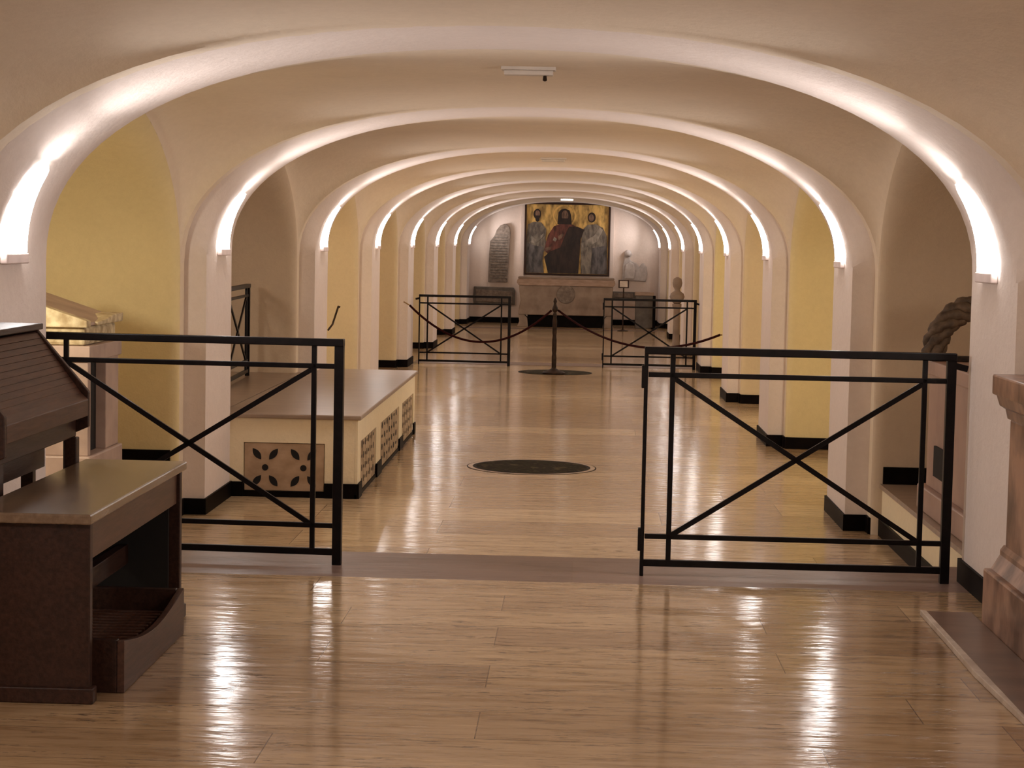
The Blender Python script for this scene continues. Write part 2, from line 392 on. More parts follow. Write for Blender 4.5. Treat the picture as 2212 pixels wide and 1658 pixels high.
# ------------------------------------------------------------------ pier lamps
def rib_point(s_, side):
    """point and inward normal at arc length s_ above z = 1.86 on the arch"""
    pts = rib_curve(HW, CROWN, n=240)
    half = [p for p in pts if (p[0] <= XC if side < 0 else p[0] >= XC)]
    if side > 0: half = half[::-1]
    half = [p for p in half if p[1] >= SPRING-.03]
    acc = -.06; 
    for i in range(len(half)-1):
        p, q = half[i], half[i+1]; L = math.dist(p, q)
        if acc+L >= s_:
            t = (s_-acc)/L if L else 0
            x, z = p[0]+(q[0]-p[0])*t, p[1]+(q[1]-p[1])*t
            tx, tz = (q[0]-p[0])/L, (q[1]-p[1])/L
            nx, nz = (tz, -tx) if side < 0 else (-tz, tx)
            return (x, z), (nx, nz), (tx, tz)
        acc += L
order = {-2: 'behind the camera, farther', -1: 'just behind the camera', 0: 'nearest', 1: 'second', 2: 'third', 3: 'fourth', 4: 'fifth', 5: 'sixth', 6: 'seventh', 7: 'eighth and last, beside the end wall'}
LEN = .44
for k in ks:
    for side in (-1, 1):
        sn = 'left' if side < 0 else 'right'
        if k < 0: lab = 'glowing white wall lamp on the %s side %s' % (sn, 'at the closed end' if k == -2 else 'over the entrance bay')
        elif k == 7: lab = 'glowing white pier lamp right beside the end wall, %s side' % sn
        else: lab = 'glowing white curved lamp on the %s %s-hand pier counted from the front' % (order[k], sn)
        yc = FAR[k]-(.60 if (k == 0 and side < 0) else .42)
        (x, z), nrm, _ = rib_point(0, side)
        t = thing('pier_lamp', lab, 'lamp', (x, yc, z-.06), 0, 'glowing lamps on the piers')
        ns, nw = 16, 8
        outer, inn = [], []
        for i in range(ns+1):
            s_ = LEN*i/ns; p, n_, _ = rib_point(s_, side)
            f = i/ns; wd = .215*(1-.5*f**1.4)*(math.sqrt(max(0.0, 1-((f-.86)/.14)**2)) if f > .86 else 1)
            wd = max(wd, .012); ro, ri = [], []
            for j in range(nw+1):
                q = -1+2*j/nw; off = .010+.026*(1-q*q)**.5*(1-.35*f)
                ro.append((p[0]+n_[0]*off-x, q*wd, p[1]+n_[1]*off-(z-.06)))
                ri.append((p[0]+n_[0]*.002-x, q*wd, p[1]+n_[1]*.002-(z-.06)))
            outer.append(ro); inn.append(ri)
        mb = MB().grid(outer); mb.grid(inn)
        loop_o = [outer[0][j] for j in range(nw+1)]; loop_i = [inn[0][j] for j in range(nw+1)]
        mb.grid([loop_o, loop_i]); mb.grid([outer[-1], inn[-1]])
        mb.grid([[r[0] for r in outer], [r[0] for r in inn]]); mb.grid([[r[-1] for r in outer], [r[-1] for r in inn]])
        mb.build('glowing_shade', 'lamp_dim' if k == 7 else 'lamp', t, smooth=True, autos=50, solid=True)
        hb = MB().box(-.035 if side > 0 else .001, -.001 if side > 0 else .035, -.17, .17, .008, .056)
        hb.build('housing', 'housing', t, bevel=.006)
        # the tube at the open top of the shade
        p, n_, tg = rib_point(LEN-.02, side)
        ld = bpy.data.lights.new('lamp_tube', 'AREA'); ld.shape = 'RECTANGLE'; ld.size = .34; ld.size_y = .14
        ld.energy = LAMP_UP*(.55 if k == 7 else 1.7 if k == -1 else 1); ld.color = LAMP_COL; ld.spread = math.radians(145)
        lo = bpy.data.objects.new('lamp_tube', ld); C.objects.link(lo)
        lo.location = (p[0]+n_[0]*.19, yc, p[1]+n_[1]*.19)
        d = Vector((tg[0]*.62+n_[0]*.78, 0, tg[1]*.62+n_[1]*.78)).normalized()
        yx = Vector((0, 1, 0)); m = Matrix((yx, (-d).cross(yx), -d)).transposed().to_4x4(); m.translation = lo.location
        lo.matrix_world = m
        # spill straight up along the arch from the same opening
        l2 = bpy.data.lights.new('lamp_spill', 'AREA'); l2.shape = 'RECTANGLE'; l2.size = .26; l2.size_y = .05
        l2.energy = LAMP_UP*(.02 if k == 7 else .10); l2.color = LAMP_COL; l2.spread = math.radians(150)
        o2 = bpy.data.objects.new('lamp_spill', l2); C.objects.link(o2)
        d = Vector((tg[0]*.97+n_[0]*.2, 0, tg[1]*.97+n_[1]*.2)).normalized()
        m = Matrix((yx, (-d).cross(yx), -d)).transposed().to_4x4(); m.translation = (p[0]+n_[0]*.07, yc, p[1]+n_[1]*.07)
        o2.matrix_world = m

# ------------------------------------------------------------------ iron gates
def make_gate(name, label, group, W=1.47, Hh=1.10, thick_right=True, latch=None):
    t = thing(name, label, 'railing', group=group)
    u = 'iron'
    sc = Hh/1.10
    MB().bar((0, 0, Hh-.02*sc), (W, 0, Hh-.02*sc), .036, .05).build('top_rail', u, t, bevel=.004)
    for z in (.965, .19): MB().bar((.02, 0, z*sc), (W-.02, 0, z*sc), .024, .022).build('rail', u, t, bevel=.003)
    MB().bar((.0, 0, .062*sc), (W, 0, .062*sc), .032, .028).build('bottom_rail', u, t, bevel=.003)
    tl, tr = (.018, .044) if thick_right else (.044, .018)
    if thick_right == 'both': tl = tr = .044
    MB().bar((tl/2, 0, 0), (tl/2, 0, Hh-.02), tl, .04).build('post', u, t, bevel=.003)
    MB().bar((W-tr/2, 0, 0), (W-tr/2, 0, Hh-.02), tr, .04).build('post', u, t, bevel=.003)
    i0, i1 = .135, W-.145
    for x in (i0, i1): MB().bar((x, 0, .062*sc), (x, 0, Hh-.03), .024, .022).build('upright', u, t, bevel=.003)
    MB().bar((i0, 0, .19*sc), (i1, 0, .955*sc), .024, .014).build('diagonal_bar', u, t)
    MB().bar((i0, 0, .955*sc), (i1, 0, .19*sc), .024, .014).build('diagonal_bar', u, t)
    if latch == 'right':
        MB().bar((W-.01, 0, Hh-.06), (W+.055, .0, Hh-.075), .03, .02).build('latch', u, t, bevel=.003)
        for z in (.95, .17): MB().box(-.012, .004, -.02, .02, z-.05, z+.06).build('hinge', u, t, bevel=.003)
    if latch == 'left':
        MB().bar((.01, 0, Hh-.06), (-.055, .0, Hh-.075), .03, .02).build('latch', u, t, bevel=.003)
    return t
G = 'black iron railings across the nave'
g = make_gate('iron_gate', 'black iron railing on the right, standing in front of the right pier at the threshold', G, latch='right'); g.location = (.322, 9.25, ZN); g.rotation_euler.z = -.008
g = make_gate('iron_gate', 'black iron railing on the left, behind the wooden bench', G, W=1.51, latch='left'); g.location = (-2.63, 9.42, ZN); g.rotation_euler.z = -.06
g = make_gate('iron_gate', 'small far iron railing left of the rope post', G, W=1.42, Hh=1.08, latch='left'); g.location = (-2.45, 29.9, 0); g.rotation_euler.z = -.02
g = make_gate('iron_gate', 'small far iron railing right of the rope post', G, W=1.43, Hh=1.08, latch='right'); g.location = (.39, 29.95, 0); g.rotation_euler.z = -.0
g = make_gate('iron_gate', 'narrow black iron railing standing on the stone platform inside the left niche', None, W=1.45, Hh=.86, thick_right='both')
g.location = (-3.03, 16.7, .62); g.rotation_euler.z = math.radians(90+2.5)

# ------------------------------------------------------------------ stone platform at the left
t = thing('stone_platform', 'raised cream plastered platform with stone top and pierced grilles at the left', 'platform', (-2.1, 16.8, 0))
def R(mb, *a, **k):
    o = mb.build(*a, **k); o.location = (-o.parent.location.x, -o.parent.location.y, -o.parent.location.z) if o.parent else (0, 0, 0); return o
px0, px1, py0, py1 = -2.74, -1.63, 14.30, 19.30
# plastered body with openings for the stone panels: solid pieces around them
mb = MB().box(px0, px1, py0+.03, py1, .12, .585)
R(mb, 'body', 'cream', t)
mb = MB()
mb.box(px0, -2.46, py0, py0+.03, .10, .585).box(-1.855, px1, py0, py0+.03, .10, .585).box(-2.46, -1.855, py0, py0+.03, .405, .585)
R(mb, 'front_face', 'cream', t)
mb = MB()
ys = [(14.50, 15.63), (15.97, 17.62), (17.94, 19.15)]
e = [py0]+[v for p in ys for v in p]+[py1]
for a, b in zip(e[0::2], e[1::2]): mb.box(px1-.001, px1+.02, a, b, .10, .585)
for a, b in ys: mb.box(px1-.001, px1+.02, a, b, .41, .585)
R(mb, 'side_face', 'cream', t)
R(MB().box(px0+.09, px1+.045, py0-.03, py1+.08, .586, .62), 'stone_top', 'stepstone', t, bevel=.008)
struct('floor', MB().box(DL, px0+.085, 14.30, 18.74, -.1, .62), 'stepstone')
R(MB().box(px0, px1+.0, py0-.012, py0+.03, 0, .045).box(px0+.0, -2.46, py0-.02, py0, 0, .11).box(-1.855, px1+.02, py0-.02, py0, 0, .11), 'baseboard', 'black', t)
mb = MB().box(px1, px1+.022, py0-.02, py1, 0, .03)
for a, b in zip(e[0::2], e[1::2]): mb.box(px1+.018, px1+.034, a-.01, b+.01, 0, .11)
R(mb, 'baseboard', 'black', t)
# front grille with leaf and disc shaped holes, their shade drawn as black pieces
def leaf(cx, cz, ang, L=.07, W=.026, n=7):
    pts = []
    for i in range(n+1): s_ = -1+2*i/n; pts.append((s_*L, W*(1-s_*s_)))
    for i in range(1, n): s_ = 1-2*i/n; pts.append((s_*L, -W*(1-s_*s_)))
    c, s2 = math.cos(ang), math.sin(ang)
    return [(cx+x*c-z*s2, cz+x*s2+z*c) for x, z in pts]
gm = MB().box(-2.455, -1.86, py0+.004, py0+.028, .045, .40)
gp = R(gm, 'pierced_grille', 'grille', t, bevel=.004)
for v_ in gp.data.vertices: v_.co += gp.location
gp.location = (0, 0, 0)
cx0, cz0, gw, gh = -2.455, .045, .595, .355
for bx in (.262, .742):
    X = cx0+gw*bx; Z = cz0+gh*.49
    for (dx, dz, an) in ((-.062, .10, -52), (.062, .10, 52), (-.062, -.10, 52), (.062, -.10, -52)):
        ho = MB().prism(leaf(X+dx+2.1, Z+dz, math.radians(an), .052, .024), py0-16.8, py0+.0055-16.8, 'y').build('leaf_hole', 'darkgap', gp); ho.matrix_parent_inverse = Matrix(); ho.location = (2.1-2.1, 0, 0)
    ho = MB().prism([(X+2.1+.024*math.cos(q*.449), Z+.024*math.sin(q*.449)) for q in range(14)], py0-16.8, py0+.0055-16.8, 'y').build('round_hole', 'darkgap', gp)
for n, (a, b) in enumerate(ys):
    lp = R(MB().box(px1+.001, px1+.012, a+.01, b-.01, .03, .40), 'side_grille', 'lattice', t)
    for v_ in lp.data.vertices: v_.co += lp.location
    off = lp.location.copy(); lp.location = (0, 0, 0)
    m_ = 8 if n != 1 else 7
    for i in range(m_):
        for j in range(4):
            yc, zc = a+.1+(b-a-.2)*(i+.5)/m_, .07+.09*j+.03
            pl = [(yc+.030*math.cos(q)*(1.5 if n == 1 else .8), zc+.024*math.sin(q)*(1.2 if (i+j) % 2 else .6)) for q in [k*math.pi/3 for k in range(6)]]
            pl = [(y_+off.y, z_+off.z) for y_, z_ in pl]
            MB().prism(pl, px1+.0115+off.x, px1+.0135+off.x, 'x').build('hole', 'darkgap', lp)

# ------------------------------------------------------------------ floor medallions
def disc(r, z0, z1, n=64, cx=0, cy=0): return [(cx+r*math.cos(2*math.pi*k/n), cy+r*math.sin(2*math.pi*k/n)) for k in range(n)]
def medallion(x, y, label, ring=True):
    t = thing('floor_medallion', label, 'floor inlay', (x, y, 0), group='round inlays in the floor')
    if ring:
        MB().prism(disc(.556, 0, 0), 0, .002, 'z').build('outer_line', 'black', t)
        MB().prism(disc(.546, 0, 0), 0, .003, 'z').build('pale_ring', 'ringpale', t)
    MB().prism(disc(.505 if ring else .545, 0, 0), 0, .004, 'z').build('dark_rim', 'black', t)
    MB().prism(disc(.475 if ring else .515, 0, 0), 0, .005, 'z').build('mosaic', 'medallion', t)
medallion(-.369, 16.6, 'large round dark mosaic inlay with pale ring in the middle of the floor')
medallion(-.319, 28.7, 'farther dark round floor inlay under the rope post', False)

# ------------------------------------------------------------------ rope post and ropes
t = thing('rope_post', 'turned bronze rope post standing on the far floor inlay', 'post', (-.335, 28.35, .0))
MB().lathe([(.165, .004), (.17, .02), (.15, .035), (.10, .05), (.045, .075), (.036, .09)]).build('base', 'bronze', t, smooth=True, autos=40)
MB().lathe([(.034, .085), (.036, .25), (.028, .30), (.034, .34), (.034, .5), (.026, .56), (.032, .60), (.032, .78), (.024, .83), (.03, .86), (.022, .9)], n=16).build('shaft', 'bronze', t, smooth=True, autos=50)
MB().lathe([(.02, .90), (.042, .93), (.04, .97), (.026, 1.0), (.018, 1.03), (.028, 1.06), (.02, 1.09), (.006, 1.115)], n=16).build('finial', 'bronze', t, smooth=True, autos=50)
def rope(p, q, sag, label, hook):
    p, q = Vector(p), Vector(q); pts = []
    for i in range(31):
        s_ = i/30; v = p.lerp(q, s_); v.z -= sag*4*s_*(1-s_); pts.append(v)
    o = MB().tube(pts, .016, 8).build('barrier_rope', 'rope', smooth=True); tag(o, label, 'rope', 'dark red ropes tied to the rope post')
    h = hook
    o2 = MB().tube([pts[-1], pts[-1]+Vector(h)*.6, pts[-1]+Vector(h)], .009, 6).build('rope_end', 'brass', o)
rope((-.385, 28.35, .93), (-2.46, 28.35, .96), .50, 'dark red rope sagging from the rope post to the left wall', (-.09, .0, .05))
rope((-.285, 28.35, .93), (1.84, 25.2, .77), .33, 'dark red rope sagging from the rope post to the right wall', (.03, .0, .0))
o = MB().tube([(-2.70, 22.0, 1.14), (-2.72, 22.0, 1.15), (-2.76, 21.8, .95), (-2.78, 21.6, .9)], .012, 6).build('rope_hook', 'bronze', smooth=True)
tag(o, 'short dark rope end hanging on the niche wall above the platform', 'hook')

# ------------------------------------------------------------------ ceiling lights
def clight(x, y, z, label, lit=False):
    t = thing('ceiling_light', label, 'ceiling light', (x, y, z), group='small strip lights under the crown')
    MB().box(-.15, .15, -.05, .05, -.018, .03).build('frame', 'white', t, bevel=.004)
    MB().box(-.135, .135, -.038, .038, -.045, -.018).build('diffuser', 'tube' if lit else 'white', t, bevel=.006)
    return t
t = clight(-.30, 10.75, 2.885, 'unlit white strip light under the nearest vault crown')
MB().lathe([(.006, -.075), (.012, -.07), (.01, -.05), (.008, -.04)], cx=.09, n=10).build('sprinkler', 'bronze', t)
clight(-.32, 22.4, 2.885, 'unlit small strip light farther down the vault')
clight(-.30, 43.4, 2.885, 'lit white strip light above the painting', True)

# ------------------------------------------------------------------ organ console, bench and pedals (left foreground)
t = thing('organ_console', 'dark wooden organ console with sloping closed lid at the left edge', 'organ')
yf, yn = 7.92, 6.72
prof = [(-2.0, 1.14), (-2.0, 1.285), (-2.215, 1.535), (-2.85, 1.535), (-2.85, 1.05), (-2.2, 1.05)]
MB().prism(prof, yf-.03, yf, 'y').build('end_panel', 'wood', t, bevel=.004)
MB().prism(prof, yn, yn+.03, 'y').build('end_panel', 'wood', t, bevel=.004)
lid = MB(); nsl = 11
for i in range(nsl):
    a0, a1 = i/nsl, (i+.9)/nsl
    pA = Vector((-2.035-.185*a0, 1.275+.245*a0)); pB = Vector((-2.035-.185*a1, 1.275+.245*a1)); nn = Vector((.8, .6))*.008
    lid.prism([tuple(pA), tuple(pA+nn), tuple(pB+nn), tuple(pB)], yn+.03, yf-.03, 'y')
lid.prism([(-2.05, 1.26), (-2.03, 1.28), (-2.22, 1.525), (-2.24, 1.50)], yn+.03, yf-.03, 'y')
lo = lid.build('slatted_lid', 'wood2', t)
MB().prism([(-2.0, 1.185), (-2.0, 1.255), (-2.035, 1.285), (-2.10, 1.285), (-2.10, 1.185)], yn+.03, yf-.03, 'y').build('lid_rail', 'wood2', t, bevel=.004)
MB().box(-2.86, -2.20, yn-.02, yf+.015, 1.535, 1.56).build('top_board', 'wood', t, bevel=.004)
MB().box(-2.80, -2.05, yn+.03, yf-.03, 1.10, 1.185).build('key_slab', 'wood', t, bevel=.004)
MB().box(-2.75, -2.16, yn+.1, yf-.1, .98, 1.10).build('knee_box', 'wood', t, bevel=.004)
for (x, y) in ((-2.06, yf-.06), (-2.24, yf-.06), (-2.1, yn+.22), (-2.75, yf-.06), (-2.75, yn+.06)):
    MB().box(x-.025, x+.025, y-.025, y+.025, ZN, 1.10).build('leg', 'wood', t, bevel=.004)
MB().box(-2.80, -2.02, yf-.1, yf-.02, ZN, ZN+.06).build('foot_rail', 'wood', t, bevel=.005)
o = MB().box(-2.52, -2.27, 6.80, 7.35, 1.561, 1.566).build('glare_sheet', 'glare'); tag(o, 'white paper sheet lying on top of the organ console', 'glare')  # white sheet paints the glare on the dark console top

t = thing('organ_bench', 'long dark wooden organ bench with pale reflecting top in the left foreground', 'bench')
bx0, bx1, by0, by1 = -2.02, -1.615, 6.42, 7.94
MB().box(bx0-.01, bx1+.01, by0-.05, by1+.02, .965, 1.0).build('seat_board', 'benchtop', t, bevel=.006)
MB().box(bx0, bx1-.005, by0, by0+.04, ZN, .965).build('end_panel', 'wood', t, bevel=.004)
MB().box(bx0, bx1-.005, by1-.04, by1, ZN, .965).build('end_panel', 'wood', t, bevel=.004)
MB().box(bx1-.045, bx1-.02, by0+.04, by1-.04, .83, .965).build('apron', 'apron', t, bevel=.003)
MB().box(bx0+.01, bx0+.035, by0+.04, by1-.04, .72, .965).build('apron', 'wood', t, bevel=.003)
MB().box(bx0+.15, bx0+.19, by0+.04, by1-.04, .58, .66).build('stretcher', 'wood', t, bevel=.003)
MB().box(bx0+.05, bx0+.07, by0+.12, by1-.04, .66, .965).build('shade_backing', 'darkgap', t)  # black boards here and below added to make the bench interior dark
MB().box(bx0+.02, bx1-.05, by1-.06, by1-.041, .42, .965).build('shade_end_backing', 'darkgap', t)
for y in (by0-.012, by1-.028): MB().box(bx0-.015, bx1+.01, y-.005, y+.055, ZN, ZN+.055).build('foot', 'wood', t, bevel=.005)

t = thing('organ_pedalboard', 'low wooden pedalboard with a curved front board under the organ bench', 'pedalboard')
sag = []
for i in range(15):
    s_ = i/14; sag.append((6.58+1.02*s_, ZN+.185-.055*math.sin(math.pi*s_)))
MB().prism([(6.58, ZN+.001), (7.60, ZN+.001)]+sag[::-1], -1.565, -1.54, 'x').build('curved_board', 'wood2', t, bevel=.002)
MB().box(-2.0, -1.566, 6.58, 6.615, ZN, ZN+.185).build('side_board', 'wood', t, bevel=.003)
MB().box(-2.0, -1.566, 7.565, 7.60, ZN, ZN+.185).build('side_board', 'wood', t, bevel=.003)
MB().box(-2.0, -1.566, 6.60, 7.58, ZN, ZN+.02).build('bottom_board', 'wood', t)
for i in range(16):
    y = 6.66+.055*i
    MB().box(-1.99, -1.60, y, y+.024, ZN+.07, ZN+.11).build('pedal', 'wood2', t, bevel=.003)

# ------------------------------------------------------------------ marble altar, right foreground
t = thing('marble_altar', 'red-brown marble altar with stepped cornice cut by the right edge', 'altar')
ax, ay0, ay1 = 1.80, 6.2, 8.19
def marb(x, ya, yb, z0, z1, name, mt='marble_r', bv=.008): return MB().box(x, 2.75, ya, yb, z0, z1).build(name, mt, t, bevel=bv)
marb(1.745, ay0-.05, ay1+.02, 1.335, 1.42, 'altar_top')
MB().prism([(1.76, 1.335), (1.775, 1.29), (1.80, 1.275), (1.81, 1.235), (2.6, 1.235), (2.6, 1.335)], ay0, ay1, 'y').build('cornice', 'marble_r', t)
marb(1.815, ay0+.03, ay1-.03, .66, 1.235, 'shaft')
MB().prism([(1.765, .60), (1.80, .66), (1.80, .68), (1.815, .70), (2.6, .70), (2.6, .60)], ay0, ay1, 'y').build('base_moulding', 'marble_r', t)
marb(1.735, ay0-.06, ay1+.01, ZN, .60, 'plinth')
o = MB().box(1.535, 1.735, 5.0, 8.40, ZN, ZN+.022).build('altar_step', 'predella', bevel=.004); tag(o, 'low dark brown stone step in front of the red-brown altar', 'step')
n_ = MB().prism([(1.515, 8.42), (1.54, 8.40), (1.54, 6.3), (1.532, 6.3), (1.505, 7.2), (1.512, 7.8)], ZN, ZN+.024, 'z').build('edge_highlight', 'paleedge', o, bevel=.003)  # pale strip paints the highlight along the step edge
n_['label'] = 'painted highlight strip on the edge of the step'

# ------------------------------------------------------------------ tomb shrine in the left niche
t = thing('marble_tomb', 'pale marble tomb with gabled lid standing in the yellow niche at the left', 'tomb')
MB().box(-3.75, -2.76, 10.93, 11.72, ZN, .66).build('base', 'tomb', t, bevel=.01)
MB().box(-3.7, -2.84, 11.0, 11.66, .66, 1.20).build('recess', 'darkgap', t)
MB().box(-3.7, -2.78, 11.38, 11.69, .66, 1.20).build('jamb', 'tomb', t, bevel=.005)
MB().box(-3.7, -2.78, 10.96, 11.02, .66, 1.20).build('jamb', 'tomb', t, bevel=.005)
MB().box(-3.72, -2.765, 10.94, 11.71, 1.20, 1.29).build('lintel', 'tomb', t, bevel=.006)
MB().box(-3.70, -2.80, 10.97, 11.70, 1.29, 1.40).build('carved_frieze', 'relief', t, bevel=.02)
MB().prism([(-2.78, 1.395), (-2.78, 1.433), (-3.30, 1.60), (-3.80, 1.45), (-3.80, 1.395)], 10.93, 11.02, 'y').build('gable', 'relief', t, bevel=.006)
MB().prism([(-2.79, 1.40), (-2.79, 1.42), (-3.30, 1.585), (-3.80, 1.44), (-3.80, 1.40)], 11.02, 11.76, 'y').build('lid', 'tomb', t, bevel=.006)
MB().prism([(11.15, 1.40), (11.76, 1.40), (11.77, 1.455), (11.55, 1.452), (11.35, 1.43), (11.15, 1.42)], -3.0, -2.77, 'x').build('corner_ornament', 'relief', t, bevel=.008)

# ------------------------------------------------------------------ pedestal and garland in the right niche
t = thing('marble_pedestal', 'pinkish marble pedestal in the right niche behind the iron railing', 'pedestal')
MB().box(2.11, 2.80, 10.15, 11.98, ZN, .50).build('base', 'marble_p', t, bevel=.01)
MB().box(2.15, 2.80, 10.2, 11.90, .50, 1.18).build('block', 'marble_p', t, bevel=.006)
MB().box(2.12, 2.80, 10.14, 11.95, 1.18, 1.27).build('cap', 'marble_p', t, bevel=.01)
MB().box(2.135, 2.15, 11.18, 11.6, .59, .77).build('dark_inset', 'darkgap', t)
t = thing('bronze_garland', 'brown twisted garland arching above the pinkish pedestal', 'sculpture', (2.395, 11.7, 1.30))
for s_ in range(5):
    pts = []; rad = []
    for i in range(41):
        a = math.pi*(1-i/40); ph = a*4+s_*2*math.pi/5
        rr = .262+.045*math.cos(ph); pts.append((rr*math.cos(a), .04*math.sin(ph), rr*math.sin(a)*1.12)); rad.append(.030+.007*math.sin(i*1.9+s_))
    MB().tube(pts, rad, 8).build('strand', 'garland', t, smooth=True)
MB().box(-.30, .30, -.06, .06, -.028, .0).build('foot', 'bronze', t, bevel=.005)

# ------------------------------------------------------------------ end wall: altar, painting, fragments
YA = 43.75
t = thing('stone_altar', 'large brown stone altar under the painting at the end of the nave', 'altar', (-.28, YA, 0))
MB().prism([(-1.07, .27), (1.07, .27), (1.06, .36), (1.03, .6), (1.05, .8), (1.06, .93), (-1.06, .93), (-1.05, .8), (-1.02, .6), (-1.06, .36)], 0, .9, 'y').build('body', 'altar', t, bevel=.02)
MB().prism([(-1.06, .93), (-1.11, .99), (-1.10, 1.05), (-1.07, 1.09), (1.07, 1.09), (1.10, 1.05), (1.11, .99), (1.06, .93)], -.03, .93, 'y').build('cornice', 'altar2', t, bevel=.01)
MB().box(-1.08, 1.08, -.05, .95, 1.09, 1.12).build('top', 'altar', t, bevel=.006)
for sx in (-1, 1):
    MB().prism([(sx*1.09, 0), (sx*.84, 0), (sx*.86, .20), (sx*.93, .27), (sx*1.06, .27), (sx*1.04, .12)], .02, .5, 'y').build('foot', 'altar', t, bevel=.01)
MB().box(-.86, .86, .10, .9, 0, .27).build('dark_plinth', 'black', t)
md = MB(); ring = [(.205*math.cos(q*math.pi/16), .745+.205*math.sin(q*math.pi/16)) for q in range(32)]
md.prism(ring, -.03, .01, 'y'); 
d_ = md.build('round_emblem', 'altar2', t, bevel=.01); d_['label'] = 'pale round relief disc'; d_.data.materials[0] = M['greystone']

def poly(pts, y0, y1): return MB().prism(pts, y0, y1, 'y')
YW = EW
t = thing('framed_painting', 'large framed painting of three robed figures on gold behind the far altar', 'painting', (-.29, YW-.02, 0))
pz0, pz1, ph = 1.17, 2.80, .985
poly([(-ph, pz0), (ph, pz0), (ph, pz1), (-ph, pz1)], -.05, .0).build('gold_ground', 'gold', t)
fr = MB()
for (a, b, c, d) in ((-1.0, -.955, pz0-.03, pz1+.03), (.955, 1.0, pz0-.03, pz1+.03)): fr.box(a, b, -.09, .0, c, d)
fr.box(-.955, .955, -.09, 0, pz1-.015, pz1+.03).box(-.955, .955, -.09, 0, pz0-.03, pz0+.01)
fr.build('frame', 'wood', t, bevel=.004)
fo = MB()
fo.box(-1.09, -1.0, -.04, .02, pz0-.1, pz1+.09).box(1.0, 1.09, -.04, .02, pz0-.1, pz1+.09).box(-1.0, 1.0, -.04, .02, pz1+.03, pz1+.09)
fo.build('outer_surround', 'endwall', t, bevel=.004)
# local painting coordinates: px right, pz up
def pp(lst): return [(-.985+1.97*a, pz1-1.63*b) for a, b in lst]
def blob(cx, cz, rx, rz, n=20): return [(cx+rx*math.cos(2*math.pi*k/n), cz+rz*math.sin(2*math.pi*k/n)) for k in range(n)]
def fig(name, mt, lst, lay): poly(pp(lst), -.053-.003*lay, -.049).build(name, mt, t)
fig('left_robe', 'p_grey', [(.03, .30), (.10, .26), (.19, .27), (.25, .36), (.24, .5), (.27, .62), (.22, .70), (.20, .99), (.02, .99), (.01, .6)], 1)
fig('left_lower_robe', 'p_blue', [(.02, .56), (.12, .60), (.22, .62), (.21, .8), (.23, .99), (.02, .99)], 2)
fig('left_drapery', 'p_pale', [(.05, .42), (.13, .52), (.22, .42), (.23, .45), (.13, .57), (.05, .55)], 3)
fig('left_hair', 'p_hair', blob(.14, .15, .045, .075), 1)
poly(pp([(a, b) for a, b in blob(.143, .145, .027, .05)]), -.062, -.049).build('left_face', 'p_skin', t)
fig('left_beard', 'p_hair', [(.115, .17), (.17, .17), (.165, .24), (.14, .265), (.12, .24)], 5)
poly([(-.985+1.97*a, pz1-1.63*b) for a, b in blob(.465, .17, .138, .165)], -.053, -.049).build('halo', 'p_halo', t)
poly([(-.985+1.97*a, pz1-1.63*b) for a, b in blob(.465, .17, .118, .142)], -.056, -.049).build('halo_centre', 'gold', t)
fig('red_robe', 'p_red', [(.34, .32), (.42, .28), (.56, .29), (.66, .36), (.66, .55), (.60, .75), (.30, .75), (.23, .66), (.27, .45)], 3)
fig('dark_mantle', 'p_dark', [(.52, .32), (.62, .32), (.70, .36), (.66, .5), (.64, .99), (.28, .99), (.23, .76), (.30, .68), (.42, .62), (.47, .45)], 4)
fig('centre_hair', 'p_hair', [(.39, .12), (.42, .08), (.47, .065), (.52, .09), (.54, .16), (.55, .29), (.38, .29)], 4)
poly(pp(blob(.467, .165, .040, .075)), -.069, -.049).build('centre_face', 'p_skin', t)
fig('centre_beard', 'p_hair', [(.435, .205), (.50, .205), (.49, .255), (.467, .28), (.445, .255)], 6)
fig('raised_hand', 'p_skin', [(.39, .46), (.44, .42), (.46, .44), (.43, .49), (.40, .52)], 6)
fig('resting_hand', 'p_skin', [(.24, .63), (.31, .61), (.31, .65), (.25, .68)], 6)
fig('right_robe', 'p_grey', [(.68, .36), (.74, .29), (.84, .28), (.92, .33), (.97, .45), (.98, .99), (.67, .99), (.66, .6)], 2)
fig('right_lower_robe', 'p_blue', [(.80, .62), (.97, .58), (.98, .99), (.78, .99)], 3)
fig('right_drapery', 'p_pale', [(.66, .56), (.82, .44), (.88, .32), (.92, .36), (.86, .52), (.70, .64)], 4)
fig('right_hair', 'p_hair', blob(.785, .185, .048, .072), 1)
poly(pp(blob(.78, .19, .030, .052)), -.063, -.049).build('right_face', 'p_skin', t)
fig('pale_fold', 'p_pale', [(.345, .47), (.38, .50), (.36, .54), (.33, .52)], 6)

# inscribed stele fragment, left of the painting
t = thing('stele_fragment', 'tall broken grey stone slab with carved lines hung left of the painting', 'stone fragment', (-1.87, YW-.01, 0))
sp = [(-.25, .95), (.20, .95), (.22, 1.4), (.25, 2.1), (.23, 2.24), (.15, 2.31), (.02, 2.28), (-.07, 2.17), (-.12, 2.03), (-.22, 1.9), (-.24, 1.6)]
poly(sp, -.08, 0).build('slab', 'greystone', t, bevel=.008)
ln = MB()
for i in range(17):
    z = 1.05+.063*i; x0 = -.20 if z < 1.85 else (-.20+(z-1.85)*.55)
    segs = random.randint(3, 5)
    for j in range(segs):
        a = x0+(.19-x0)*j/segs; b = x0+(.19-x0)*(j+.85)/segs
        ln.bar((a, -.084, z+random.uniform(-.005, .005)), (b, -.084, z+random.uniform(-.008, .008)), .014, .012)
ln.build('carved_lines', 'darkstone', t)
t = thing('relief_slab', 'wide low stone relief slab under the broken stele at the left', 'stone fragment', (-1.98, YW-.01, 0))
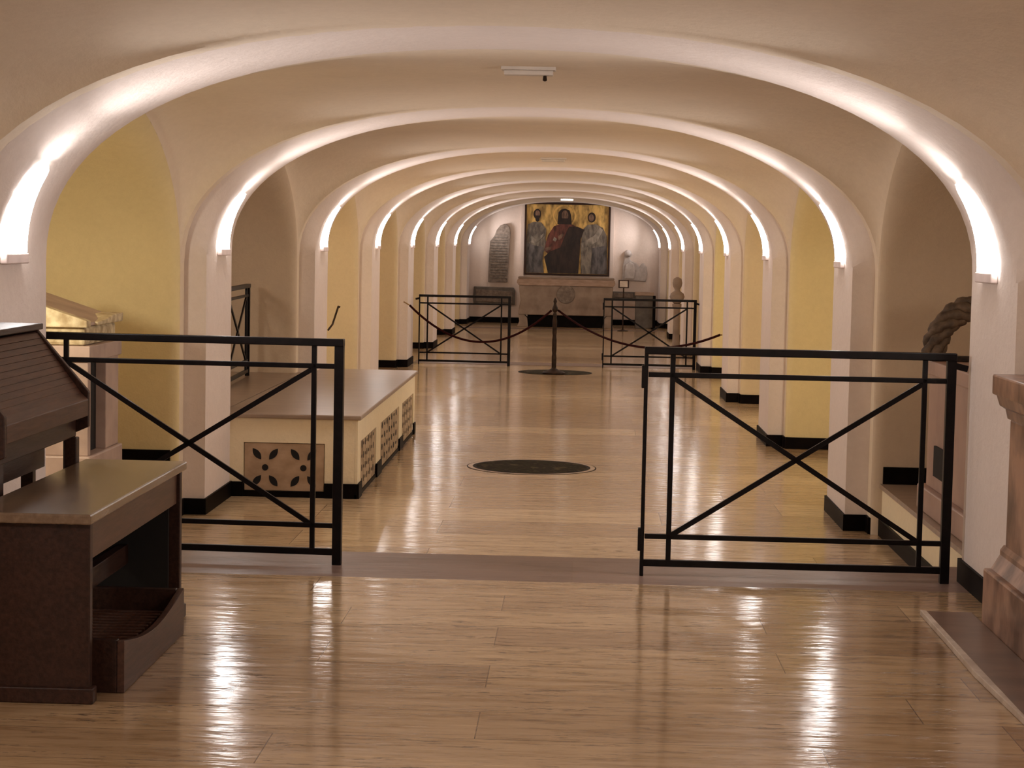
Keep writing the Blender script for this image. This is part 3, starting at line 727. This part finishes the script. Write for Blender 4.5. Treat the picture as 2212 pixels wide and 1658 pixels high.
poly([(-.47, .44), (.50, .42), (.50, .76), (.46, .83), (-.47, .84), (-.48, .6)], -.10, 0).build('slab', 'darkstone', t, bevel=.015)
poly([(-.42, .49), (.44, .47), (.44, .74), (-.42, .78)], -.12, -.09).build('panel', 'greystone', t, bevel=.01)
t = thing('bust_fragment', 'pale broken marble figure fragment hung right of the painting', 'stone fragment', (1.30, YW-.01, 0))
poly([(-.29, 1.05), (.27, 1.03), (.30, 1.2), (.27, 1.38), (.20, 1.47), (.15, 1.44), (.10, 1.36), (.04, 1.46), (-.02, 1.48), (-.10, 1.52), (-.12, 1.58), (-.06, 1.66), (-.10, 1.73), (-.18, 1.77), (-.25, 1.72), (-.24, 1.6), (-.28, 1.4)], -.06, 0).build('broken_slab', 'palestone', t, bevel=.02)
bm_ = MB().lathe([(.02, 1.60), (.06, 1.63), (.075, 1.68), (.06, 1.74), (.02, 1.76)], cx=-.16, cy=-.07, n=14)
bm_.build('head', 'palestone', t, smooth=True)
poly([(-.24, 1.08), (.0, 1.08), (.02, 1.3), (-.02, 1.44), (-.12, 1.5), (-.22, 1.42)], -.13, -.05).build('torso', 'palestone', t, bevel=.03)
t = thing('inscription_slab', 'small greenish grey stone slab under the pale fragment', 'stone fragment', (1.05, YW-.01, 0))
poly([(-.28, .62), (.29, .61), (.30, .78), (-.28, .79)], -.08, 0).build('slab', 'darkstone', t, bevel=.012)
poly([(-.22, .65), (.23, .64), (.23, .75), (-.22, .76)], -.10, -.07).build('panel', 'greystone', t, bevel=.008)
t = thing('stone_pillar', 'dark square stone pillar with reddish cap beside the far right wall', 'pillar', (1.50, 44.3, 0))
MB().box(-.20, .20, -.16, .16, 0, .74).build('shaft', 'darkstone', t, bevel=.01)
MB().box(-.22, .21, -.18, .18, .74, .82).build('cap', 'altar2', t, bevel=.01)
t = thing('pillar_dark_side', 'thin black upright panel for the dark right side of the stone pillar', 'stand', (1.71, 43.9, 0))
MB().box(-.03, .03, -.08, .08, .0, .75).build('panel', 'black', t, bevel=.005)  # separate panel added as the dark right side of the pillar
MB().box(-.06, .06, -.12, .12, .0, .03).build('foot', 'black', t, bevel=.005)
t = thing('sign_stand', 'thin dark sign stand with a small framed sign right of the far altar', 'sign stand', (.985, 42.6, 0))
MB().lathe([(.12, 0), (.12, .012), (.05, .025), (.014, .04)], n=20).build('base', 'bronze', t)
MB().bar((0, 0, .03), (0, 0, .95), .03, .03).build('pole', 'bronze', t)
MB().box(-.115, .115, -.02, .01, .94, 1.12).build('sign_frame', 'wood', t, bevel=.006)
MB().box(-.085, .085, -.025, -.018, .965, 1.095).build('sign_sheet', 'paleedge', t)
t = thing('stone_bust', 'small brown stone bust on a slim pedestal beside the far right piers', 'sculpture', (1.70, 33.6, 0))
MB().lathe([(.10, 0), (.10, .05), (.065, .09), (.055, .8), (.08, .86), (.08, .9)], n=18).build('pedestal', 'altar', t, smooth=True, autos=40)
MB().lathe([(.05, .9), (.10, .95), (.13, 1.02), (.11, 1.08), (.05, 1.12), (.045, 1.15), (.075, 1.20), (.085, 1.26), (.07, 1.33), (.02, 1.36)], n=18).build('bust', 'altar', t, smooth=True)
